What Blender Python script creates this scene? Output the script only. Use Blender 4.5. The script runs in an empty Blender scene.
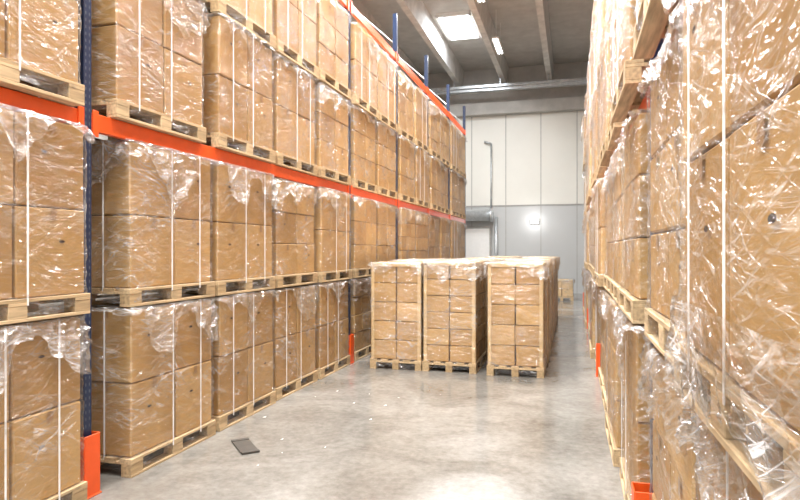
import bpy, bmesh, math, random
from mathutils import Vector, Matrix, noise
random.seed(7)
sc = bpy.context.scene
sc.view_settings.view_transform = 'Standard'
sc.view_settings.look = 'None'
sc.view_settings.exposure = 0.0
COL = sc.collection

# ------------------------------------------------------------ materials
def newmat(name):
    m = bpy.data.materials.new(name); m.use_nodes = True
    nt = m.node_tree; nt.nodes.clear()
    out = nt.nodes.new('ShaderNodeOutputMaterial')
    return m, nt, out
def N(nt, t, **kw):
    n = nt.nodes.new(t)
    for k, v in kw.items():
        if k in n.inputs: n.inputs[k].default_value = v
        else: setattr(n, k, v)
    return n
def L(nt, a, b): nt.links.new(a, b)
def ramp(nt, fac, stops):
    r = nt.nodes.new('ShaderNodeValToRGB')
    e = r.color_ramp.elements
    while len(e) < len(stops): e.new(0.5)
    for i, (p, c) in enumerate(stops):
        e[i].position = p
        e[i].color = c if len(c) == 4 else (*c, 1)
    L(nt, fac, r.inputs['Fac']); return r
def simple(name, col, rough=0.5, metal=0.0, nscale=8, var=0.15, bump=0.0, spec=0.5):
    m, nt, out = newmat(name)
    p = N(nt, 'ShaderNodeBsdfPrincipled', Roughness=rough, Metallic=metal)
    p.inputs['Specular IOR Level'].default_value = spec
    tc = N(nt, 'ShaderNodeTexCoord')
    n = N(nt, 'ShaderNodeTexNoise', Scale=nscale, Detail=5.0, Roughness=0.6)
    L(nt, tc.outputs['Object'], n.inputs['Vector'])
    lo = tuple(c*(1-var) for c in col); hi = tuple(min(1, c*(1+var)) for c in col)
    r = ramp(nt, n.outputs['Fac'], [(0.3, lo), (0.7, hi)])
    L(nt, r.outputs['Color'], p.inputs['Base Color'])
    if bump:
        b = N(nt, 'ShaderNodeBump', Strength=bump, Distance=0.01)
        L(nt, n.outputs['Fac'], b.inputs['Height']); L(nt, b.outputs['Normal'], p.inputs['Normal'])
    L(nt, p.outputs['BSDF'], out.inputs['Surface'])
    return m

def cardboard(name, c1, c2):
    m, nt, out = newmat(name)
    p = N(nt, 'ShaderNodeBsdfPrincipled', Roughness=0.7)
    p.inputs['Specular IOR Level'].default_value = .25
    g = N(nt, 'ShaderNodeNewGeometry')
    tc = N(nt, 'ShaderNodeTexCoord')
    n = N(nt, 'ShaderNodeTexNoise', Scale=3.0, Detail=6.0, Roughness=0.6)
    L(nt, tc.outputs['Object'], n.inputs['Vector'])
    r = ramp(nt, g.outputs['Random Per Island'], [(0, c1), (1, c2)])
    r2 = ramp(nt, n.outputs['Fac'], [(0.3, (0.86, 0.86, 0.86)), (0.7, (1.08, 1.08, 1.08))])
    mx = N(nt, 'ShaderNodeMix', data_type='RGBA', blend_type='MULTIPLY')
    mx.inputs[0].default_value = 1.0
    L(nt, r.outputs['Color'], mx.inputs[6]); L(nt, r2.outputs['Color'], mx.inputs[7])
    L(nt, mx.outputs[2], p.inputs['Base Color'])
    L(nt, p.outputs['BSDF'], out.inputs['Surface'])
    return m
M_card = cardboard('cardboard', (0.45, 0.262, 0.094), (0.60, 0.378, 0.152))
M_card2 = cardboard('cardboard_light', (0.66, 0.46, 0.23), (0.70, 0.50, 0.26))
M_tape = simple('packing_tape', (0.35, 0.195, 0.075), 0.3)
M_hole = simple('handhole_dark', (0.05, 0.03, 0.018), 0.9)
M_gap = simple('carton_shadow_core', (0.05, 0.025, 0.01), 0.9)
M_strap = simple('white_strap', (0.88, 0.87, 0.86), 0.35)
M_blue = simple('rack_blue_steel', (0.008, 0.022, 0.07), 0.4, 0.0)
M_slot = simple('rack_slot', (0.10, 0.12, 0.16), 0.7)
M_orange = simple('rack_orange_steel', (0.82, 0.10, 0.012), 0.35, var=0.06)
M_steel = simple('galvanised_steel', (0.55, 0.57, 0.58), 0.35, 0.6)

def wood():
    m, nt, out = newmat('pallet_wood')
    p = N(nt, 'ShaderNodeBsdfPrincipled', Roughness=0.75)
    g = N(nt, 'ShaderNodeNewGeometry'); tc = N(nt, 'ShaderNodeTexCoord')
    mp = N(nt, 'ShaderNodeMapping'); mp.inputs['Scale'].default_value = (30, 2.5, 30)
    n = N(nt, 'ShaderNodeTexNoise', Scale=1.5, Detail=5.0)
    L(nt, tc.outputs['Object'], mp.inputs['Vector']); L(nt, mp.outputs[0], n.inputs['Vector'])
    r = ramp(nt, g.outputs['Random Per Island'], [(0, (0.42, 0.29, 0.15)), (1, (0.66, 0.49, 0.29))])
    r2 = ramp(nt, n.outputs['Fac'], [(0.3, (0.6, 0.6, 0.6)), (0.65, (1.05, 1.05, 1.05))])
    mx = N(nt, 'ShaderNodeMix', data_type='RGBA', blend_type='MULTIPLY'); mx.inputs[0].default_value = 1
    L(nt, r.outputs['Color'], mx.inputs[6]); L(nt, r2.outputs['Color'], mx.inputs[7])
    L(nt, mx.outputs[2], p.inputs['Base Color']); L(nt, p.outputs[0], out.inputs['Surface'])
    return m
M_wood = wood()

def film(name, base, gain, gloss, fres, bumpd):
    m, nt, out = newmat(name)
    tc = N(nt, 'ShaderNodeTexCoord')
    oi = N(nt, 'ShaderNodeObjectInfo')
    add = N(nt, 'ShaderNodeVectorMath', operation='ADD')
    L(nt, tc.outputs['Object'], add.inputs[0])
    sc_ = N(nt, 'ShaderNodeVectorMath', operation='SCALE'); sc_.inputs[3].default_value = 37.0
    cmb = N(nt, 'ShaderNodeCombineXYZ')
    for i in range(3): L(nt, oi.outputs['Random'], cmb.inputs[i])
    L(nt, cmb.outputs[0], sc_.inputs[0]); L(nt, sc_.outputs[0], add.inputs[1])
    # gentle warp so that creases bow and fan
    wn = N(nt, 'ShaderNodeTexNoise', Scale=1.3, Detail=1.0); L(nt, add.outputs[0], wn.inputs['Vector'])
    ws = N(nt, 'ShaderNodeVectorMath', operation='SCALE'); ws.inputs[3].default_value = .35; L(nt, wn.outputs['Color'], ws.inputs[0])
    add2 = N(nt, 'ShaderNodeVectorMath', operation='ADD'); L(nt, add.outputs[0], add2.inputs[0]); L(nt, ws.outputs[0], add2.inputs[1])
    def streak(rot, scale, ns, w, det=2.5):
        m0 = N(nt, 'ShaderNodeMapping'); m0.inputs['Rotation'].default_value = rot
        mp = N(nt, 'ShaderNodeMapping'); mp.inputs['Scale'].default_value = scale
        L(nt, add2.outputs[0], m0.inputs['Vector']); L(nt, m0.outputs[0], mp.inputs['Vector'])
        n = N(nt, 'ShaderNodeTexNoise', Scale=ns, Detail=det, Roughness=0.5, Distortion=.1)
        L(nt, mp.outputs[0], n.inputs['Vector'])
        r = ramp(nt, n.outputs['Fac'], [(0.5-w, (0, 0, 0)), (0.5, (1, 1, 1)), (0.5+w, (0, 0, 0))])
        return n, r
    n1, r1 = streak((0.40, 0.40, 0), (.8, .8, 11), 1.5, 0.016)
    n2, r2 = streak((-0.48, -0.45, 0), (.8, .8, 11), 1.4, 0.015)
    n3, r3 = streak((0.08, 0.05, 0), (0.6, 0.6, 15), 1.5, 0.014)
    n4, r4 = streak((-.15, .12, 0), (.8, .8, 20), 1.7, 0.015)
    msk = N(nt, 'ShaderNodeTexNoise', Scale=2.2, Detail=3.0); L(nt, add.outputs[0], msk.inputs['Vector'])
    mr = ramp(nt, msk.outputs['Fac'], [(0.44, (0, 0, 0)), (0.66, (1, 1, 1))])
    def M(op, a, b=None, cl=False):
        x = N(nt, 'ShaderNodeMath', operation=op); x.use_clamp = cl
        for i, v in enumerate((a, b)):
            if v is None: continue
            if isinstance(v, (int, float)): x.inputs[i].default_value = v
            else: L(nt, v, x.inputs[i])
        return x.outputs[0]
    s = M('MAXIMUM', M('MAXIMUM', r1.outputs[0], r2.outputs[0]), M('MAXIMUM', M('MULTIPLY', r3.outputs[0], 0.8), M('MULTIPLY', r4.outputs[0], .6)))
    s = M('MULTIPLY', s, M('ADD', M('MULTIPLY', mr.outputs[0], 0.78), 0.22))
    fac = M('ADD', M('MULTIPLY', s, gain), M('MULTIPLY', mr.outputs[0], base), True)
    h = M('ADD', M('ADD', n1.outputs['Fac'], n2.outputs['Fac']), M('ADD', n3.outputs['Fac'], M('MULTIPLY', s, 0.10)))
    b = N(nt, 'ShaderNodeBump', Strength=1.0, Distance=bumpd)
    L(nt, h, b.inputs['Height'])
    tr = N(nt, 'ShaderNodeBsdfTransparent'); tr.inputs[0].default_value = (0.99, 0.99, 0.99, 1)
    df = N(nt, 'ShaderNodeBsdfDiffuse'); df.inputs[0].default_value = (0.94, 0.94, 0.95, 1)
    L(nt, b.outputs[0], df.inputs['Normal'])
    gl = N(nt, 'ShaderNodeBsdfGlossy', Roughness=0.11); gl.inputs[0].default_value = (1, 1, 1, 1)
    L(nt, b.outputs[0], gl.inputs['Normal'])
    m1 = N(nt, 'ShaderNodeMixShader'); L(nt, fac, m1.inputs[0]); L(nt, tr.outputs[0], m1.inputs[1]); L(nt, df.outputs[0], m1.inputs[2])
    lw = N(nt, 'ShaderNodeLayerWeight', Blend=0.2)
    gf = M('ADD', M('MULTIPLY', lw.outputs['Fresnel'], fres), gloss, True)
    m2 = N(nt, 'ShaderNodeMixShader'); L(nt, gf, m2.inputs[0]); L(nt, m1.outputs[0], m2.inputs[1]); L(nt, gl.outputs[0], m2.inputs[2])
    L(nt, m2.outputs[0], out.inputs['Surface'])
    return m
M_film = film('stretch_film', 0.025, 0.50, 0.075, 0.30, 0.045)
M_skirt = film('stretch_film_gathered', 0.10, 0.75, 0.18, 0.5, 0.03)

# ------------------------------------------------------------ mesh helpers
def box(bm, c, s, mi=0, bev=0.0, rot=None):
    r = bmesh.ops.create_cube(bm, size=1.0)
    vs = r['verts']
    mat = Matrix.Translation(Vector(c)) @ (rot or Matrix.Identity(4)) @ Matrix.Diagonal((*s, 1))
    bmesh.ops.transform(bm, matrix=mat, verts=vs)
    fs = list({f for v in vs for f in v.link_faces})
    for f in fs: f.material_index = mi
    if bev:
        es = list({e for v in vs for e in v.link_edges})
        rb = bmesh.ops.bevel(bm, geom=es, offset=bev, segments=1, affect='EDGES', profile=0.5)
        for f in rb['faces']: f.material_index = mi
    return vs
def quad(bm, pts, mi):
    f = bm.faces.new([bm.verts.new(p) for p in pts]); f.material_index = mi; return f
def cyl(bm, a, b, r, mi=0, seg=16):
    a, b = Vector(a), Vector(b); d = b-a
    q = d.to_track_quat('Z', 'Y').to_matrix().to_4x4()
    rr = bmesh.ops.create_cone(bm, cap_ends=True, segments=seg, radius1=r, radius2=r, depth=d.length)
    bmesh.ops.transform(bm, matrix=Matrix.Translation((a+b)/2) @ q, verts=rr['verts'])
    for f in {f for v in rr['verts'] for f in v.link_faces}: f.material_index = mi
def mesh(bm, name, mats, smooth=False):
    bmesh.ops.recalc_face_normals(bm, faces=bm.faces)
    me = bpy.data.meshes.new(name); bm.to_mesh(me); bm.free()
    for m in mats: me.materials.append(m)
    if smooth: me.polygons.foreach_set('use_smooth', [True]*len(me.polygons))
    return me
def obj(name, me, parent=None, loc=(0, 0, 0)):
    o = bpy.data.objects.new(name, me); COL.objects.link(o); o.location = loc
    if parent: o.parent = parent
    return o

PH = 0.144
def pallet_mesh(w, l):
    bm = bmesh.new()
    for x in (-w/2+0.05, 0, w/2-0.05):
        box(bm, (x, 0, 0.011), (0.10, l, 0.022), 0, 0.003)
        for y in (-l/2+0.07, 0, l/2-0.07):
            box(bm, (x, y, 0.061), (0.098, 0.14, 0.078), 0, 0.003)
    for y in (-l/2+0.07, 0, l/2-0.07):
        box(bm, (0, y, 0.111), (w, 0.14, 0.022), 0, 0.002)
    n = 7 if w > 0.9 else 5
    for i in range(n):
        x = -w/2+0.055+(w-0.11)*i/(n-1)
        box(bm, (x, 0, 0.133), (0.11, l, 0.022), 0, 0.002)
    return mesh(bm, 'pallet', [M_wood])

def cartons_mesh(w, l, H, nx, ny, nz, seed, protect=False, light=False):
    rnd = random.Random(seed); bm = bmesh.new()
    bw, bl, bh = w/nx, l/ny, (H-PH)/nz
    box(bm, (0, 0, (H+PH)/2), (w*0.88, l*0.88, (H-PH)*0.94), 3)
    for k in range(nz):
        for i in range(nx):
            for j in range(ny):
                if 0 < i < nx-1 and 0 < j < ny-1: continue
                cx = -w/2+bw*(i+.5)+rnd.uniform(-.006, .006)
                cy = -l/2+bl*(j+.5)+rnd.uniform(-.004, .004)
                cz = PH+bh*(k+.5)
                rot = Matrix.Rotation(rnd.uniform(-.015, .015), 4, 'Z')
                box(bm, (cx, cy, cz), (bw-.014, bl-.016, bh-.008), 0, 0.009, rot)
                for sx in (-1, 1):
                    if (sx < 0 and i == 0) or (sx > 0 and i == nx-1):
                        X = cx+sx*(bw/2+.001)
                        if nz <= 3:
                            t = .024; zt = cz+bh/2-.008
                            quad(bm, [(X, cy-t, zt), (X, cy+t, zt), (X, cy+t, zt-.07), (X, cy-t, zt-.07)], 1)
                        if nz <= 3 and rnd.random() < .6:
                            oy = cy+rnd.choice((-.2, .2))*bl*0.6; oz = cz+bh*.12
                            quad(bm, [(X, oy+.026*math.cos(a), oz+.010*math.sin(a)) for a in [2*math.pi*q/10 for q in range(10)]], 2)
                for sy in (-1, 1):
                    if (sy < 0 and j == 0) or (sy > 0 and j == ny-1):
                        Y = cy+sy*(bl/2+.0005)
                        if nz <= 3:
                            t = .024; zt = cz+bh/2-.008
                            quad(bm, [(cx-t, Y, zt), (cx+t, Y, zt), (cx+t, Y, zt-.06), (cx-t, Y, zt-.06)], 1)
                if k == nz-1:
                    Z = cz+bh/2+.001
                    quad(bm, [(cx-bw/2+.01, cy-.025, Z), (cx+bw/2-.01, cy-.025, Z), (cx+bw/2-.01, cy+.025, Z), (cx-bw/2+.01, cy+.025, Z)], 1)
    if protect:
        for sx in (-1, 1):
            for sy in (-1, 1):
                box(bm, (sx*(w/2-.022), sy*(l/2+.004), (H+PH)/2), (.045, .008, H-PH+.01), 4, .002)
                box(bm, (sx*(w/2+.004), sy*(l/2-.022), (H+PH)/2), (.008, .045, H-PH+.01), 4, .002)
        for sy in (-1, 1): box(bm, (0, sy*(l/2+.004), H-.02), (w, .008, .04), 4, .002)
        for sx in (-1, 1): box(bm, (sx*(w/2+.004), 0, H-.02), (.008, l, .04), 4, .002)
        box(bm, (0, 0, H+.006), (w+.01, l+.01, .012), 4, .003)
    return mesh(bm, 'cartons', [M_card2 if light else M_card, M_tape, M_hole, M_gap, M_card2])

def perim(w, l, r, n):
    pts = []
    segs = [((w/2, -l/2+r), (w/2, l/2-r)), ((w/2-r, l/2), (-w/2+r, l/2)), ((-w/2, l/2-r), (-w/2, -l/2+r)), ((-w/2+r, -l/2), (w/2-r, -l/2))]
    nrm = [(1, 0), (0, 1), (-1, 0), (0, -1)]
    for i, (a, b) in enumerate(segs):
        for k in range(n+1):
            t = k/n; pts.append((Vector((a[0]+(b[0]-a[0])*t, a[1]+(b[1]-a[1])*t)), Vector(nrm[i])))
        n2 = Vector(nrm[(i+1) % 4]); n1 = Vector(nrm[i])
        c = Vector(b)-n1*r
        for k in range(1, 3):
            a_ = math.pi/2*k/3; nn = (n1*math.cos(a_)+n2*math.sin(a_)).normalized()
            pts.append((c+nn*r, nn))
    return pts
def loft(bm, grid, n):
    for j in range(len(grid)-1):
        for i in range(n):
            k = (i+1) % n
            bm.faces.new((grid[j][i], grid[j][k], grid[j+1][k], grid[j+1][i]))
def film_mesh(w, l, H, seed):
    P = perim(w+.012, l+.012, .02, 48); n = len(P); bm = bmesh.new()
    off = Vector((seed*13.1, seed*7.7, seed*3.3)); rows = 76; grid = []
    for j in range(rows+1):
        v = j/rows; row = []
        for i, (p, nn) in enumerate(P):
            zb = .02+.08*abs(noise.noise(Vector((p.x*3, p.y*3, 0))+off))
            z = zb+(H+.012-zb)*v
            q = Vector((p.x, p.y, z))+off
            g = q.x+q.y
            a = 1-abs(noise.noise(Vector((g*.9+q.z*.9, 3.1, q.z*7-g*3.0))+off))*3
            b = 1-abs(noise.noise(Vector((g*.9-q.z*.9, 7.7, q.z*8+g*3.6))+off))*3
            c = noise.noise(q*1.6)
            d = .001+.009*max(0, a)**3+.008*max(0, b)**3+.009*max(0, c)
            row.append(bm.verts.new((p.x+nn.x*d, p.y+nn.y*d, z)))
        grid.append(row)
    loft(bm, grid, n)
    return mesh(bm, 'stretch_wrap', [M_film], True)
def skirt_mesh(w, l, H, seed, amt):
    P = perim(w+.02, l+.02, .03, 60); n = len(P); bm = bmesh.new()
    off = Vector((seed*5.1, seed*9.7, seed*2.3)); rows = 24; grid = []
    for j in range(rows+1):
        t = j/rows; row = []
        for i, (p, nn) in enumerate(P):
            q3 = Vector((p.x, p.y, 0))
            hang = (.05+amt*max(0, .3+1.9*noise.noise(q3*2.2+off))+.12*noise.noise(q3*8+off))
            hang = max(.025, hang)
            if t < .25:
                s = t/.25; ins = .16*(1-s); z = H+.008+.012*(noise.noise(Vector((p.x*7, p.y*7, t*8))+off)+.5)*s*1.3
                o = -ins+.01*s
            else:
                s = (t-.25)/.75; z = H+.012-hang*s
                g = p.x+p.y
                fold = 1-abs(noise.noise(Vector((g*7+z*5, g*2-z*3, z*2))+off))*2.4
                o = .010+.018*s+.040*max(0, fold)**2*min(1, s*3+.3)+.012*abs(noise.noise(Vector((p.x*16, p.y*16, z*10))+off))
            row.append(bm.verts.new((p.x+nn.x*o, p.y+nn.y*o, z)))
        grid.append(row)
    loft(bm, grid, n)
    return mesh(bm, 'film_gather', [M_skirt], False)
def hem_mesh(w, l, seed):
    P = perim(w+.02, l+.02, .03, 50); n = len(P); bm = bmesh.new()
    off = Vector((seed*3.1, seed*4.7, seed*6.3)); rows = 16; grid = []
    for j in range(rows+1):
        t = j/rows; row = []
        for i, (p, nn) in enumerate(P):
            q3 = Vector((p.x, p.y, 0))
            bot = .03+.09*max(0, noise.noise(q3*3+off)+.2)+.03*noise.noise(q3*12+off)
            z = .30-(.30-max(.012, bot))*t
            g = p.x+p.y
            fold = 1-abs(noise.noise(Vector((g*7+z*5, g*2+z*4, z*3))+off))*2.2
            o = .006+.012*t+.020*max(0, fold)**2*t+.010*abs(noise.noise(Vector((p.x*16, p.y*16, z*12))+off))
            row.append(bm.verts.new((p.x+nn.x*o, p.y+nn.y*o, z)))
        grid.append(row)
    loft(bm, grid, n)
    return mesh(bm, 'film_hem', [M_skirt], False)
def strap_mesh(w, l, H):
    bm = bmesh.new(); t = .0065; o = .020
    for y in (-l*.3, l*.06):
        for s in (-1, 1): box(bm, (s*(w/2+o), y, (H+.1)/2), (.003, 2*t, H-.1), 0)
        box(bm, (0, y, H+.012), (w+2*o, 2*t, .003), 0)
    for x in (-w*.25,):
        for s in (-1, 1): box(bm, (x, s*(l/2+o), (H+.1)/2), (2*t, .003, H-.1), 0)
        box(bm, (x, 0, H+.015), (2*t, l+2*o, .003), 0)
    return mesh(bm, 'straps', [M_strap])

class V: pass
def variant(w, l, H, nx, ny, nz, seed, protect=False, strap=False, amt=.14, pal=None, light=False):
    v = V(); v.w, v.l, v.H = w, l, H
    v.car = cartons_mesh(w, l, H, nx, ny, nz, seed, protect, light)
    e = .022 if protect else 0
    v.film = film_mesh(w+e, l+e, H, seed); v.sk = skirt_mesh(w+e, l+e, H+(.012 if protect else 0), seed, amt)
    v.strap = strap_mesh(w, l, H) if strap else None
    v.pal = pal; return v
PAL_B = pallet_mesh(1.0, 1.2); PAL_E = pallet_mesh(0.8, 1.2)
HEM = [hem_mesh(.985, 1.19, 2), hem_mesh(.985, 1.19, 5)]
HB = 1.335
RV = [variant(.96, 1.15, HB-.02, 2, 2, 2, 1, strap=True, amt=.36, pal=PAL_B),
      variant(.96, 1.15, HB-.03, 2, 2, 2, 2, strap=True, amt=.30, pal=PAL_B),
      variant(.96, 1.14, HB-.02, 2, 2, 3, 3, amt=.24, pal=PAL_B),
      variant(.94, 1.15, HB-.04, 2, 2, 3, 4, amt=.26, pal=PAL_B),
      variant(.95, 1.14, HB-.02, 2, 3, 4, 5, amt=.20, pal=PAL_B),
      variant(.96, 1.15, HB-.02, 2, 2, 2, 6, strap=True, amt=.34, pal=PAL_B)]
MV = [variant(.76, 1.13, 1.58, 2, 3, 5, 11, True, amt=.16, pal=PAL_E),
      variant(.76, 1.13, 1.60, 2, 3, 6, 12, True, amt=.22, pal=PAL_E),
      variant(.76, 1.13, 1.59, 2, 3, 5, 13, True, amt=.14, pal=PAL_E)]
def place(v, x, y, z, rz=0.0, flip=False, hem=None):
    e = bpy.data.objects.new('wrapped_pallet_load', None); e.empty_display_size = .2
    COL.objects.link(e); e.location = (x, y, z); e.rotation_euler = (0, 0, rz+(math.pi if flip else 0))
    obj('pallet', v.pal, e); obj('cartons', v.car, e); obj('stretch_wrap', v.film, e); obj('film_gather', v.sk, e)
    if v.strap: obj('straps', v.strap, e)
    if hem: obj('film_hem', hem, e)
    return e

# ------------------------------------------------------------ racks
XL = -3.39; XR = 0.42
POSTS = [-1.82, 3.74, 9.26, 12.03, 14.80, 17.57, 20.34]
BZ0, BZ1 = 2.665, 2.80
def rack(xf, sgn, name):
    root = bpy.data.objects.new(name, None); COL.objects.link(root)
    root.location = (xf, 0, 0)
    bm = bmesh.new(); bo = bmesh.new(); bp = bmesh.new()
    D = 1.1
    for y in POSTS:
        for xx in (0.05, D-.05):
            x = sgn*xx
            web = -sgn if xx < .5 else sgn
            box(bm, (x+web*.04, y, 3.28), (.006, .075, 6.54), 0)
            for s in (-1, 1): box(bm, (x, y+s*.035, 3.28), (.08, .006, 6.54), 0)
            box(bm, (x, y, .006), (.14, .13, .012), 0)
            if xx < .5:
                z = .5
                while z < 6.5:
                    for s in (-1, 1):
                        X = x+web*.0436
                        quad(bm, [(X, y+s*.018-.005, z), (X, y+s*.018+.005, z), (X, y+s*.018+.005, z+.022), (X, y+s*.018-.005, z+.022)], 1)
                    z += .05
        z = .25; up = True
        while z < 6.0:
            a = (sgn*.06, y, z if up else z+.9); b = (sgn*(D-.06), y, z+.9 if up else z)
            cyl(bm, a, b, .014, 2, 8); z += .95; up = not up
        x0 = -sgn*(.035 if sgn < 0 else .085)
        ln = .12 if sgn < 0 else .17
        box(bp, (x0, y, .225), (.008, .15, .45), 0, .003)
        for s in (-1, 1): box(bp, (x0+sgn*ln/2, y+s*.075, .225), (ln, .008, .45), 0, .003)
        box(bp, (x0+sgn*.07, y, .006), (.16, .17, .012), 0, .003)
    for a, b in zip(POSTS[:-1], POSTS[1:]):
        for (z0, z1) in ((BZ0, BZ1), (5.60, 5.74)):
            for xx in (.03 if sgn < 0 else .06, D-.03):
                x = sgn*xx; h = z1-z0
                box(bo, (x, (a+b)/2, (z0+z1)/2), (.05, b-a-.085, h), 0, .006)
                if xx < .5:
                    for yy in (a+.07, b-.07):
                        box(bo, (x-sgn*.03, yy, (z0+z1)/2-.01), (.012, .055, h+.06), 0, .002)
    obj('uprights', mesh(bm, 'uprights', [M_blue, M_slot, M_steel]), root)
    obj('load_beams', mesh(bo, 'load_beams', [M_orange]), root)
    obj('foot_protectors', mesh(bp, 'foot_protectors', [M_orange]), root)
rack(XL, -1, 'pallet_rack'); rack(XR, 1, 'pallet_rack')

LEVELS = [0.0, HB+.005, BZ1+.003, BZ1+.003+HB+.005]
ysb = [4.12+.6+k*1.28 for k in range(4)]
for p in POSTS[2:-1]:
    ysb += [p+.11+.64, p+.11+.64+1.29]
ysn = [3.66-.6-1.28*k for k in range(3)]
rnd = random.Random(3)
for li, z in enumerate(LEVELS):
    for i, y in enumerate(sorted(ysb+ysn)):
        if y < 5: v = RV[[0, 5, 1, 1][li]]
        elif y < 6.3: v = RV[[5, 0, 5, 0][li]]
        elif y < 10: v = RV[rnd.choice([1, 3, 5, 2, 3])]
        else: v = RV[rnd.choice([1, 3, 2, 4, 2])]
        jx = rnd.uniform(-.02, .03)
        yy = y-(.14 if (li >= 2 and 4 < y < 5) else 0)-(.05 if li >= 2 and y < 4 else 0)
        near = .04 if y < 4 else 0
        place(v, XL+.04-.5+jx+near, yy+rnd.uniform(-.01, .01), z, rnd.uniform(-.008, .008), rnd.random() < .5)
for li, z in enumerate(LEVELS):
    for i, y in enumerate(sorted(ysb+[3.52-.6, 3.52-.6-1.3])):
        v = RV[rnd.choice([0, 5, 2, 3, 3])]
        if y < 2: v = RV[[5, 5, 2, 0][li]]
        elif y < 3: v = RV[[3, 2, 1, 1][li]]
        jx = rnd.uniform(-.045, .035)
        if li == 0 and y < 4: jx = .03
        if li == 1 and y < 2: jx = -.01
        place(v, .84+jx, y-(.1 if 4 < y < 5 else 0)+rnd.uniform(-.01, .01), z, rnd.uniform(-.012, .012), rnd.random() < .5, HEM[(i+li) % 2] if y < 2 else None)
for c, x in enumerate((-2.56, -1.74, -.77)):
    for r in range(7 if c > 0 else 4):
        place(MV[(c+r) % 3], x+rnd.uniform(-.01, .01), 8.9+.6+r*1.24+(-0.04 if c == 2 else .02), 0, rnd.uniform(-.006, .006), r % 2 == 0)
lowv = variant(.77, 1.14, .72, 2, 2, 2, 21, amt=.05, pal=PAL_E, light=True)
place(lowv, -.35, 23.2, 0)

# ------------------------------------------------------------ room
X0, X1, Y0, Y1, ZC = -9.0, 5.0, -4.0, 26.5, 9.5
def concrete_floor():
    m, nt, out = newmat('polished_concrete_floor')
    p = N(nt, 'ShaderNodeBsdfPrincipled', Roughness=0.3)
    tc = N(nt, 'ShaderNodeTexCoord')
    a = N(nt, 'ShaderNodeTexNoise', Scale=0.9, Detail=8.0, Roughness=0.65, Distortion=.6); L(nt, tc.outputs['Object'], a.inputs['Vector'])
    b = N(nt, 'ShaderNodeTexNoise', Scale=14.0, Detail=6.0, Roughness=0.7); L(nt, tc.outputs['Object'], b.inputs['Vector'])
    mx = N(nt, 'ShaderNodeMix', data_type='FLOAT'); mx.inputs[0].default_value = .35
    L(nt, a.outputs['Fac'], mx.inputs[2]); L(nt, b.outputs['Fac'], mx.inputs[3])
    r = ramp(nt, mx.outputs[0], [(.35, (.135, .125, .11)), (.5, (.225, .214, .195)), (.64, (.325, .314, .292))])
    L(nt, r.outputs[0], p.inputs['Base Color'])
    r2 = ramp(nt, a.outputs['Fac'], [(.35, (.10,)*3), (.65, (.26,)*3)]); L(nt, r2.outputs[0], p.inputs['Roughness'])
    bp = N(nt, 'ShaderNodeBump', Strength=.05, Distance=.01); L(nt, b.outputs['Fac'], bp.inputs['Height']); L(nt, bp.outputs[0], p.inputs['Normal'])
    L(nt, p.outputs[0], out.inputs['Surface']); return m
M_floor = concrete_floor()
M_ceil = simple('concrete_ceiling', (.50, .485, .46), .85, nscale=2, var=.12)
M_rib = simple('concrete_rib', (.62, .60, .57), .85, nscale=3, var=.15)
M_wallU = simple('wall_panel_cream', (.74, .72, .66), .45, nscale=.5, var=.04)
M_wallL = simple('wall_panel_grey', (.50, .505, .50), .35, nscale=.5, var=.05)
M_conc = simple('concrete_wall', (.46, .44, .41), .85, nscale=2, var=.12)
M_join = simple('panel_joint', (.36, .35, .33), .8)
M_white = simple('painted_white', (.8, .79, .77), .5, var=.03)
def emis(name, c, s):
    m, nt, out = newmat(name); e = N(nt, 'ShaderNodeEmission'); e.inputs[0].default_value = (*c, 1); e.inputs[1].default_value = s
    L(nt, e.outputs[0], out.inputs['Surface']); return m
M_sky = emis('skylight_daylight', (.9, .95, 1), 7.0)
M_tube = emis('lamp_tube', (1, .98, .94), 14)

def room_box(name, c, s, m):
    bm = bmesh.new(); box(bm, c, s, 0); return obj(name, mesh(bm, name, [m]))
cx, cy = (X0+X1)/2, (Y0+Y1)/2
room_box('floor', (cx, cy, -.1), (X1-X0+.4, Y1-Y0+.4, .2), M_floor)
room_box('wall_left', (X0-.1, cy, ZC/2), (.2, Y1-Y0, ZC), M_conc)
room_box('wall_right', (X1+.1, cy, ZC/2), (.2, Y1-Y0, ZC), M_conc)
bm = bmesh.new()
W = X1-X0
box(bm, (cx, Y1+.1, 3.66/2), (W, .2, 3.66), 1)
box(bm, (cx, Y1+.1, (3.66+7.5)/2), (W, .2, 7.5-3.66), 0)
box(bm, (cx, Y1+.1, (7.5+ZC)/2), (W, .2, ZC-7.5), 2)
x = X0+.5
while x < X1:
    box(bm, (x, Y1-.004, 3.75), (.03, .008, 7.5), 3); x += 1.45
box(bm, (cx, Y1-.01, 3.66), (W, .02, .06), 3)
obj('wall_back', mesh(bm, 'wall_back', [M_wallU, M_wallL, M_conc, M_join]))
bm = bmesh.new(); box(bm, (cx, Y1-.2, 7.75), (W, .4, .5), 0, .01); obj('trim_1', mesh(bm, 'trim_1', [M_conc]))
bm = bmesh.new(); box(bm, (cx, Y1-1.2, 8.45), (W, .25, .12), 0, .01)
box(bm, (cx, Y1-1.2, 8.27), (W, .25, .02), 0); box(bm, (cx, Y1-1.2, 8.36), (W, .02, .2), 0)
xx = X0+.5
while xx < X1: box(bm, (xx, Y1-1.2, 8.95), (.04, .04, 1.1), 0); xx += 1.9
obj('steel_cross_beam', mesh(bm, 'steel_cross_beam', [M_steel]))
sky = [(-3.72, 21.0), (-3.72, 10.5), (-3.72, 2.0), (-7.4, 16.0)]
room_box('ceiling', (cx, cy, ZC+.1), (W, Y1-Y0, .2), M_ceil)
ribx = [-8.4, -6.5, -4.65, -2.75, -.9, .95, 2.8, 4.6]
bm = bmesh.new()
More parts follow.
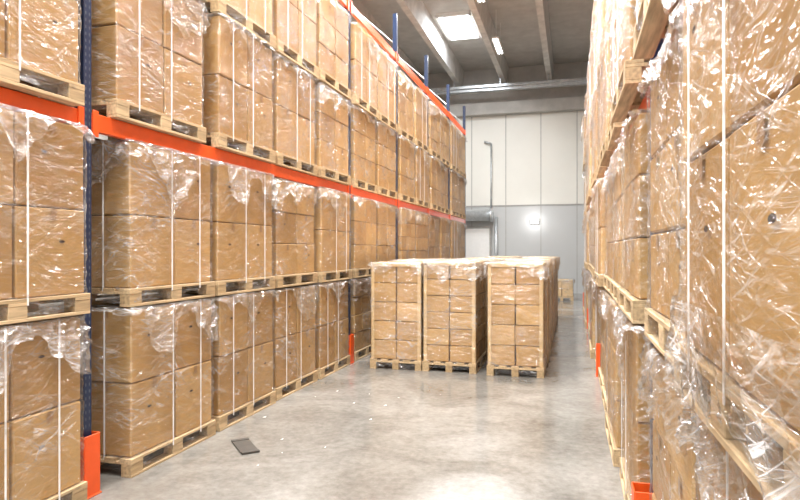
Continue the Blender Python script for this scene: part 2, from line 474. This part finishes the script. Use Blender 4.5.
for x in ribx:
    r = bmesh.ops.create_cube(bm, size=1)
    for v in r['verts']:
        wdt = .17 if v.co.z > 0 else .10
        v.co = Vector((x+math.copysign(wdt, v.co.x), cy+v.co.y*(Y1-Y0), ZC if v.co.z > 0 else ZC-.72))
obj('ceiling_rib', mesh(bm, 'ceiling_rib', [M_rib]))
for i, (x, y) in enumerate(sky):
    bm = bmesh.new(); ln = 2.2
    box(bm, (x, y, ZC-.02), (1.0, ln, .02), 1)
    for s in (-1, 1):
        box(bm, (x+s*.55, y, ZC-.06), (.1, ln+.2, .12), 0, .005); box(bm, (x, y+s*(ln/2+.05), ZC-.06), (1.2, .1, .12), 0, .005)
    obj('window_%d' % (i+1), mesh(bm, 'window', [M_white, M_sky]))
    ld = bpy.data.lights.new('skylight_daylight', 'AREA'); ld.shape = 'RECTANGLE'; ld.size = 1.0; ld.size_y = 2.1; ld.energy = 280; ld.color = (.88, .94, 1)
    o = bpy.data.objects.new('skylight_daylight', ld); COL.objects.link(o); o.location = (x, y, ZC-.08)

def luminaire(x, y, z, en):
    e = bpy.data.objects.new('linear_ceiling_lamp', None); COL.objects.link(e); e.location = (x, y, z)
    bm = bmesh.new()
    box(bm, (0, 0, .05), (.22, 1.6, .06), 0, .01)
    for s in (-1, 1): box(bm, (s*.1, 0, .01), (.01, 1.6, .06), 0)
    for yy in (-.6, .6): cyl(bm, (0, yy, .08), (0, yy, ZC-z), .008, 0, 8)
    obj('housing', mesh(bm, 'housing', [M_white]), e)
    bm = bmesh.new()
    for s in (-.045, .045): cyl(bm, (s, -.75, .005), (s, .75, .005), .016, 0, 10)
    obj('tubes', mesh(bm, 'tubes', [M_tube]), e)
    ld = bpy.data.lights.new('lamp_light', 'AREA'); ld.shape = 'RECTANGLE'; ld.size = .25; ld.size_y = 1.5; ld.energy = en; ld.color = (1, .975, .94)
    o = bpy.data.objects.new('lamp_light', ld); COL.objects.link(o); o.parent = e; o.location = (0, 0, -.02)
for y, en in ((-2, 540), (2.5, 510), (7, 510), (11.5, 490), (16, 420), (20.6, 290)):
    luminaire(-2.35, y, 8.5, en)
for y in (-1, 3, 9):
    luminaire(-.45, y, 8.5, 280)

e = bpy.data.objects.new('ventilation_duct', None); COL.objects.link(e)
bm = bmesh.new(); cyl(bm, (-8.5, Y1-.45, 3.25), (-3.25, Y1-.45, 3.25), .24, 0, 24)
cyl(bm, (-5, Y1-.45, 3.25), (-4.95, Y1-.45, 3.25), .27, 0, 24); cyl(bm, (-3.3, Y1-.45, 3.25), (-3.2, Y1-.45, 3.25), .28, 0, 24)
obj('duct', mesh(bm, 'duct', [M_steel], True), e)
bm = bmesh.new(); cyl(bm, (-3.3, Y1-.12, 3.3), (-3.3, Y1-.12, 6.3), .04, 0, 12); cyl(bm, (-3.3, Y1-.12, 6.3), (-3.6, Y1-.12, 6.4), .04, 0, 12)
obj('riser_pipe', mesh(bm, 'riser_pipe', [M_steel], True), e)
bm = bmesh.new(); cyl(bm, (-3.1, Y1-.1, 0), (-3.1, Y1-.1, 3.2), .07, 0, 12)
obj('drain_pipe', mesh(bm, 'drain_pipe', [M_steel], True), e)
bm = bmesh.new(); yd = Y1-.08
box(bm, (-3.95, yd, 1.4), (1.3, .04, 2.8), 0, .005); box(bm, (-3.95, yd-.03, 1.37), (1.14, .03, 2.66), 1, .003)
box(bm, (-3.5, yd-.06, 1.1), (.12, .04, .03), 2)
obj('door_1', mesh(bm, 'door_1', [M_join, M_white, M_steel]))
bm = bmesh.new(); box(bm, (-1.5, Y1-.06, 2.98), (.36, .08, .22), 0, .02); box(bm, (-1.5, Y1-.12, 2.98), (.3, .05, .15), 1, .02)
obj('bulkhead_lamp', mesh(bm, 'bulkhead_lamp', [M_white, M_tube]))
ld = bpy.data.lights.new('bulkhead_glow', 'POINT'); ld.energy = 14; ld.shadow_soft_size = .1
o = bpy.data.objects.new('bulkhead_glow', ld); COL.objects.link(o); o.location = (-1.5, Y1-.4, 2.98)

bm = bmesh.new()
box(bm, (0, 0, .008), (.16, .42, .012), 0, .003); box(bm, (0, .19, .016), (.16, .05, .01), 0, .003); box(bm, (0, -.19, .016), (.16, .04, .01), 0, .003)
o = obj('rubber_floor_mat_scrap', mesh(bm, 'scrap', [simple('dark_rubber', (.07, .06, .05), .7)]), None, (-2.86, 5.05, .0)); o.rotation_euler = (0, 0, .75)
bm = bmesh.new(); rr = random.Random(5)
for k in range(12):
    x = -3.2+rr.uniform(0, 1.2); y = 4.6+rr.uniform(0, 3); s = rr.uniform(.006, .018)
    quad(bm, [(x-s, y-s, .004), (x+s, y-s*.5, .006), (x+s*.7, y+s, .01), (x-s*.6, y+s*.8, .004)], 0)
obj('film_offcuts', mesh(bm, 'film_offcuts', [M_white]))

w = bpy.data.worlds.new('World'); sc.world = w; w.use_nodes = True
bg = w.node_tree.nodes['Background']; bg.inputs[0].default_value = (.95, .97, 1, 1); bg.inputs[1].default_value = 1.4
cam = bpy.data.cameras.new('camera'); co = bpy.data.objects.new('camera', cam); COL.objects.link(co)
cam.sensor_width = 36; cam.lens = 620/800*36; cam.clip_start = .05; cam.clip_end = 100
co.location = (0, 0, 1.79); co.rotation_euler = (math.pi/2, 0, math.atan(172/620))
sc.camera = co
